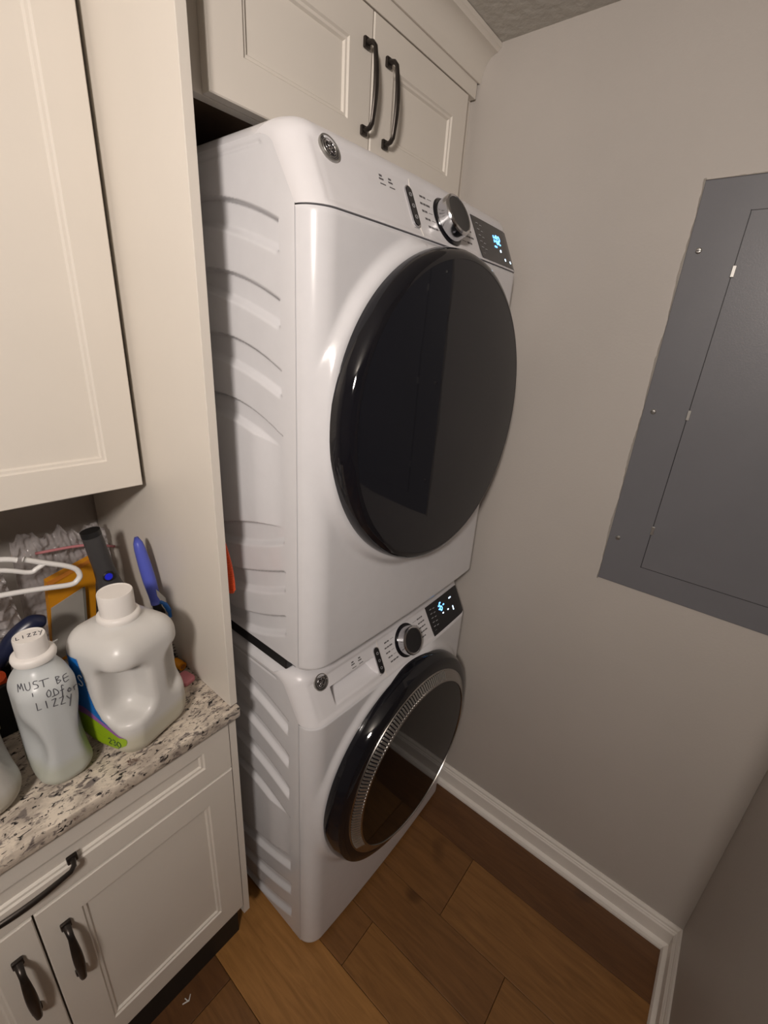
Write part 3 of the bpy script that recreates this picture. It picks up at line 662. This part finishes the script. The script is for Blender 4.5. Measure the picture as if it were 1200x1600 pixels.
decal_strokes('handwriting', j, bv, tw, vd, st, .00062, M_INK)
C = F(-.004, 0, .262 + .0334); b = MB()
for s_ in word('LIZZY', -.017, -.004, .0075, .009, .0):
    b.tube([C + ru * p[0] + Vector((-ru.y, ru.x, 0)) * p[1] for p in s_], .0006, 5)
b.obj('cap_writing', M_INK, cp_)['kind'] = 'stuff'
bvl = bv; tl = lambda u, v: F(u, .3, v); 
nW2 = (F(0, 1, 0) - F(0, 0, 0)); decal_grid('label_spot', j, bv, tl, -nW2, lambda u, v: ((u + .032) / .012) ** 2 + ((v - .055) / .02) ** 2 < 1, -.05, -.015, .03, .08, .0016, M_GREEN)
# third bottle at the left
BX, BY = -.512, .222
F = frame(BX, BY, math.radians(-80))
j = thing('detergent_bottle', 'milky plastic bottle leftmost on the counter, half full of pale liquid', 'bottle', (BX, BY, ZC))
jug(j, F, .066, .060, .225, .045, [((.04, .075, .125), (.035, .040, .055)), ((.04, -.075, .125), (.035, .040, .055))], hdpe('bottle_plastic_warm', .052, (.43, .40, .33), (.54, .53, .50)), step=.0035, neck=(.026, .02))
capmesh(j, F, .25, .023, .032, .030)

# ---------------------------------------------------------------- clutter behind the jugs
def V3(*p): return Vector(p)
# white plastic hanger lying on the bags
b = MB(); YH = .42
hp = lambda L: smooth_path(L, 6)
b.tube(hp([(-.62, YH, 1.325), (-.50, YH, 1.298), (-.372, YH, 1.262), (-.345, YH - .002, 1.252)]), .0055, 10)
b.tube(hp([(-.335, YH, 1.249), (-.30, YH, 1.228), (-.272, YH, 1.212), (-.254, YH, 1.197), (-.249, YH, 1.181), (-.255, YH, 1.170), (-.270, YH, 1.165), (-.32, YH, 1.176), (-.378, YH, 1.187), (-.50, YH, 1.205), (-.66, YH, 1.23)]), .0056, 10)
b.tube(hp([(-.62, YH, 1.300), (-.50, YH, 1.278), (-.378, YH, 1.241), (-.332, YH, 1.219), (-.318, YH, 1.222), (-.303, YH, 1.229)]), .0048, 10)
tag(b.obj('hanger', M_HANG, smooth=True), 'white plastic clothes hanger lying over the clear bags', 'hanger')
# orange packet with a pale card window
o = thing('packet', 'flat orange cardboard packet with a pale grey card on its front', 'packet', (-.24, .50, ZC))
Pq = [(-.292, .50, 1.145), (-.186, .52, 1.165), (-.212, .545, .9155), (-.31, .525, .9155)]
def slab(name, q, th, m, parent=None, nrm=(0, 1, 0)):
    n = Vector(nrm).normalized() * th; a = [Vector(p) for p in q]; return mesh_obj(name, a + [p + n for p in a], [(0, 1, 2, 3)[::-1], (4, 5, 6, 7), (0, 1, 5, 4), (1, 2, 6, 5), (2, 3, 7, 6), (3, 0, 4, 7)], m, parent)
pk = slab('sleeve', Pq, .022, M_ORANGE, o)
slab('sleeve_fold', [(-.292, .4985, 1.1465), (-.186, .5185, 1.1665), (-.188, .519, 1.157), (-.293, .499, 1.134)], .002, mat('orange_edge', (.62, .22, .03), .5), o)
slab('card', [(-.295, .505, 1.078), (-.226, .515, 1.098), (-.238, .530, .93), (-.312, .52, .93)], .003, M_CARD, o, (0, -1, 0))
slab('card_edge', [(-.226, .5125, 1.099), (-.221, .5125, 1.100), (-.233, .53, .93), (-.238, .53, .93)], .003, mat('card_edge_grey', (.16, .15, .13), .6), o, (0, -1, 0))
# vacuum handle
o = thing('vacuum_handle', 'dark grey vacuum handle with a round blue button, leaning behind the large jug', 'vacuum', (-.15, .5, ZC))
A, B_ = V3(-.202, .465, 1.255), V3(-.155, .475, .925)
ax = (B_ - A).normalized()
path = [A + (B_ - A) * t for t in arc(14, 0, 1)]
rad_ = list(np.interp(arc(14, 0, 1), [0, .08, .3, .42, .55, .75, 1], [.0195, .0205, .0215, .025, .033, .040, .036]))
MB().tube(path, rad_, 24, flat=.8, up=(1, 0, 0)).obj('grip', M_VAC, o, angle=40)
nf = V3(-.25, -.94, .1).normalized()
MB().tube([A - ax * .001, A + ax * .012], [.0203, .0208], 24, flat=.8, up=(1, 0, 0)).obj('end_rim', M_BPL, o, angle=40)
def disc(name, t, r, m, offx=0, h=.026):
    C = A + (B_ - A) * t + V3(offx, 0, 0); return MB().lathe([(0, h + .002), (r * .8, h + .002), (r, h), (r, h - .02)], C, nf, 28).obj(name, m, o, angle=30)
disc('button_ring', .35, .0125, M_BPL, .004, .0235); disc('button', .35, .0085, M_BTN, .004, .0255); disc('dial', .58, .0165, M_BPL, .014, .030); disc('dial_ring', .58, .012, M_STEEL, .014, .0305); disc('dial_face', .58, .0105, M_BPL, .014, .0325)
# brush with blue grip
o = thing('scrub_brush', 'blue-handled wire brush leaning against the white side panel', 'brush', (-.13, .37, ZC))
A, B_ = V3(-.139, .385, 1.248), V3(-.129, .352, 1.085); ax = B_ - A
MB().tube([A + ax * t for t in arc(12, 0, 1)], list(np.interp(arc(12, 0, 1), [0, .04, .15, .4, .65, .8, .9, 1], [.004, .0085, .0115, .0135, .0140, .0125, .0115, .012])), 16).obj('grip', M_BHAND, o, smooth=True)
MB().tube([A + ax * t for t in (.98, 1.06, 1.16, 1.2)], [.0105, .0105, .013, .010], 14).obj('collar', M_BPL, o, angle=40)
MB().tube([A + ax * t for t in arc(6, 1.18, 1.95)], .0028, 8).obj('shaft', M_STEEL, o, smooth=True)
b = MB()
for k in range(60):
    t = 1.5 + .45 * k / 60; a_ = k * 2.4; c_ = A + ax * t; b.tube([c_, c_ + V3(math.cos(a_), math.sin(a_) * .9, .2) * .011], .0006, 4)
br = b.obj('bristles', M_BPL, o); br['kind'] = 'stuff'
o = thing('clip', 'small blue plastic bag clip beside the brush', 'clip', (-.114, .30, ZC))
b = MB().tube(smooth_path([(-.130, .33, 1.100), (-.122, .325, 1.092), (-.1165, .32, 1.074), (-.1165, .318, 1.058)], 5), [.004] * 5 + [.0055] * 6 + [.004] * 5, 10); b.obj('jaw', M_BCLIP, o, smooth=True)
slab('bag_tag', [(-.128, .345, 1.125), (-.112, .34, 1.098), (-.112, .34, 1.06), (-.128, .345, 1.085)], .002, M_PAPER, o)
# clear bags: crumpled film
def film(name, lo, hi, label, seed, y0, amp, bl=.075, group=None, extra=None):
    r3 = np.random.RandomState(seed); nx, nz = 70, 70; ph = r3.rand(8, 4)
    U, Vv = np.meshgrid(np.linspace(0, 1, nx), np.linspace(0, 1, nz), indexing='ij')
    cr = np.zeros_like(U)
    for k in range(8):
        a_ = ph[k, 0] * 6.28; cr += np.abs(np.sin((U * math.cos(a_) + Vv * math.sin(a_)) * (5 + 9 * ph[k, 1]) + ph[k, 2] * 6.28)) * (.5 + ph[k, 3])
    cr = (cr / 8 - .4) * amp
    for k in range(5): cr += amp * .22 * np.abs(np.sin((U * math.cos(ph[k, 3] * 9) + Vv * math.sin(ph[k, 3] * 9)) * (24 + 20 * ph[k, 2]) + ph[k, 1] * 9))
    bulge = bl * (np.clip(np.sin(math.pi * U), 0, 1) * np.clip(np.sin(math.pi * np.clip(Vv * .9 + .05, 0, 1)), 0, 1)) ** .6
    ragged = 1 - (.06 * np.abs(np.sin(U * 9 + ph[0, 0] * 5)) + .04 * np.abs(np.sin(U * 23 + 1)) + .06 * U) * Vv
    X = lo[0] + (hi[0] - lo[0]) * (U * (1 - .12 * Vv) + .06 * Vv); Zz = lo[1] + (hi[1] - lo[1]) * Vv * ragged
    t = thing(name, label, 'bag', ((lo[0] + hi[0]) / 2, y0, ZC), group)
    MB().grid(np.stack([X, y0 - bulge + cr, Zz], -1)).obj('front_film', M_FILM, t, smooth=True)
    MB().grid(np.stack([X, y0 + .006 + bulge * .3 + cr * .5, Zz], -1), flip=True).obj('back_film', M_FILM, t, smooth=True)
    if extra: extra(t)
    return t
def zips(t):
    b = MB(); b.tube(smooth_path([(-.285, .580, 1.185), (-.19, .572, 1.178), (-.122, .578, 1.150)], 6), .0035, 8); b.obj('zip_strip', M_PINKST, t, smooth=True)
    slab('printed_stripe', [(-.19, .64, 1.165), (-.125, .64, 1.140), (-.125, .64, 1.06), (-.19, .64, 1.09)], .001, M_PINKST, t)
film('clear_bag', (-.33, .916), (-.109, 1.235), 'clear plastic zip bag with a pink stripe behind the vacuum handle', 4, .615, .018, bl=.03, extra=zips)
film('clear_bag', (-.64, .916), (-.335, 1.215), 'crumpled clear plastic bag at the left behind the hanger', 9, .535, .040)
# things in and under the left bag
o = thing('hand_tool', 'dark navy curved plastic tool lying in front of the left clear bag', 'tool', (-.37, .40, 1.05))
pth = smooth_path([(-.47, .40, 1.015), (-.42, .40, 1.055), (-.385, .40, 1.098), (-.350, .40, 1.118), (-.328, .40, 1.112)], 6)
MB().tube(pth, list(np.interp(np.linspace(0, 1, len(pth)), [0, .3, .75, .95, 1], [.008, .014, .017, .012, .006])), 14, flat=.7).obj('grip', M_NAVY, o, smooth=True)
MB().tube([V3(-.47, .40, 1.015), V3(-.56, .41, .96)], [.007, .003], 8).obj('blade', M_STEEL, o, smooth=True)
tag(slab('paper_strip', [(-.40, .385, 1.055), (-.318, .39, 1.068), (-.318, .405, 1.048), (-.40, .40, 1.033)], .004, M_PAPER, None, (0, .3, -1)), 'white paper strip under the navy tool', 'paper')
tag(MB().lathe([(0, 0), (.018, 0), (.019, .004), (.019, .028), (.012, .034), (0, .034)], (-.43, .39, 1.012), (0, -.2, 1), 24).obj('bottle_cap', M_SCRUB, angle=40), 'orange-red cap at the left edge beside the navy tool', 'cap')
o = thing('storage_tray', 'black plastic tray holding bags at the back of the counter', 'tray', (-.46, .40, ZC))
b = MB().box(-.70, -.325, .36, .37, ZC, 1.03, .003).box(-.70, -.325, .425, .435, ZC, 1.03, .003).box(-.335, -.325, .37, .425, ZC, 1.03, .003).box(-.70, -.69, .37, .425, ZC, 1.03, .003)
b.obj('walls', M_BPL, o); box('base', (-.69, -.335, .37, .425, ZC, ZC + .006), M_BPL, o)
tag(box('board', (-.66, -.447, .30, .345, .985, .997), M_TAN, bev=.002), 'tan board edge beside the handwritten bottle', 'board')
box_ = thing('box', 'black carton under the tan board behind the bottles', 'box', (-.55, .322, ZC)); box('carton', (-.66, -.452, .303, .342, ZC, .985), M_BPL, box_, bev=.002)
slab('carton_print', [(-.50, .3022, .97), (-.462, .3022, .97), (-.462, .3022, .95), (-.50, .3022, .95)], .0006, M_PRINTL, box_, (0, -1, 0))
# amber lighter-like tube with a transparent body, black cap beside it
o = thing('clear_tube', 'clear tube with bright orange end lying by the side panel', 'tube', (-.118, .33, ZC))
A, B_ = V3(-.132, .390, ZC + .0125), V3(-.1135, .292, ZC + .0125); ax = (B_ - A).normalized()
MB().tube([A, B_ - ax * .02], .0095, 16).obj('tube_body', mat('clear_red_plastic', (.5, .42, .4), .2), o, angle=40)
MB().tube([A + ax * .035, A + ax * .055], .0098, 16).obj('tube_print', M_RED, o, angle=40)
MB().tube([B_ - ax * .03, B_ - ax * .012, B_ - ax * .010, B_], [.0115, .0115, .0105, .0105], 18).obj('end_cap', M_AMBER, o, angle=40)
MB().tube([B_ + ax * .0002, B_ + ax * .0008], .006, 14).obj('cap_recess', mat('amber_dark', (.45, .14, .005), .4), o)
tag(MB().tube([V3(-.150, .30, ZC + .0115), V3(-.146, .268, ZC + .0115), V3(-.145, .258, ZC + .0115)], [.011, .011, .008], 16).obj('marker_cap', M_BPL, angle=40), 'black cap lying between the large jug and the pink square', 'cap')
tag(MB().tube([V3(-.112, .395, ZC + .0085), V3(-.110, .352, ZC + .0085)], .008, 14).obj('battery', M_BPL, angle=40), 'small black cylinder beside the orange-ended tube', 'battery')
# pink rounded square
rp = rpoly(.032, .030, .007); a_ = .25; b = MB()
rows = [[(-.1265 + (x * k) * math.cos(a_) - (y * k) * math.sin(a_), .258 + (x * k) * math.sin(a_) + (y * k) * math.cos(a_) * 1.35, ZC + z) for x, y in rp] for k, z in ((.94, 0), (1, .002), (1, .008), (.95, .0105), (.85, .0112))]
b.grid(rows, closed_v=True, flip=True); n = len(rp); b.f += [tuple(range(n))[::-1], tuple(range(4 * n, 5 * n))]
tag(b.obj('eraser', M_PINK, angle=40), 'small pink rounded square lying on the counter by the side panel', 'eraser')
# orange ribbed scrubber wedged in the gap
b = MB(); rows = []
for t in np.linspace(0, 1, 90):
    z = 1.300 - .122 * t; r_ = .0150 * (math.sin(math.pi * min(t * .62 + .02, .62)) ** .8) * (1 if t < .96 else .8) + .0009 * math.sin(t * 150)
    rows.append([(-.0640 + .62 * r_ * math.cos(a) + .004 * t, .152 - .004 * t + 1.15 * r_ * math.sin(a), z) for a in arc(15, 0, 2 * math.pi * 15 / 16)])
b.grid(rows, closed_v=True); b.f += [tuple(range(16)), tuple(range(89 * 16, 90 * 16))[::-1]]
o = thing('scrubber', 'orange ribbed scrubber hanging in the gap between side panel and dryer', 'scrubber', (-.07, .15, 1.18))
b.obj('mesh_pad', M_SCRUB, o, smooth=True)
MB().tube([V3(-.0675, .152, 1.297), V3(-.076, .150, 1.318), V3(-.0836, .150, 1.322)], .0012, 6).obj('hang_loop', M_SCRUB, o)
# scrap on the floor
b = MB().tube([V3(-.293, .135, .0025), V3(-.278, .129, .003), V3(-.269, .138, .0028)], [.0015, .0022, .0012], 6).tube([V3(-.280, .129, .0025), V3(-.283, .141, .0025)], .0014, 6)
tag(b.obj('paper_scrap', M_PAPER), 'tiny white paper scrap on the floor in front of the base cabinet', 'scrap')
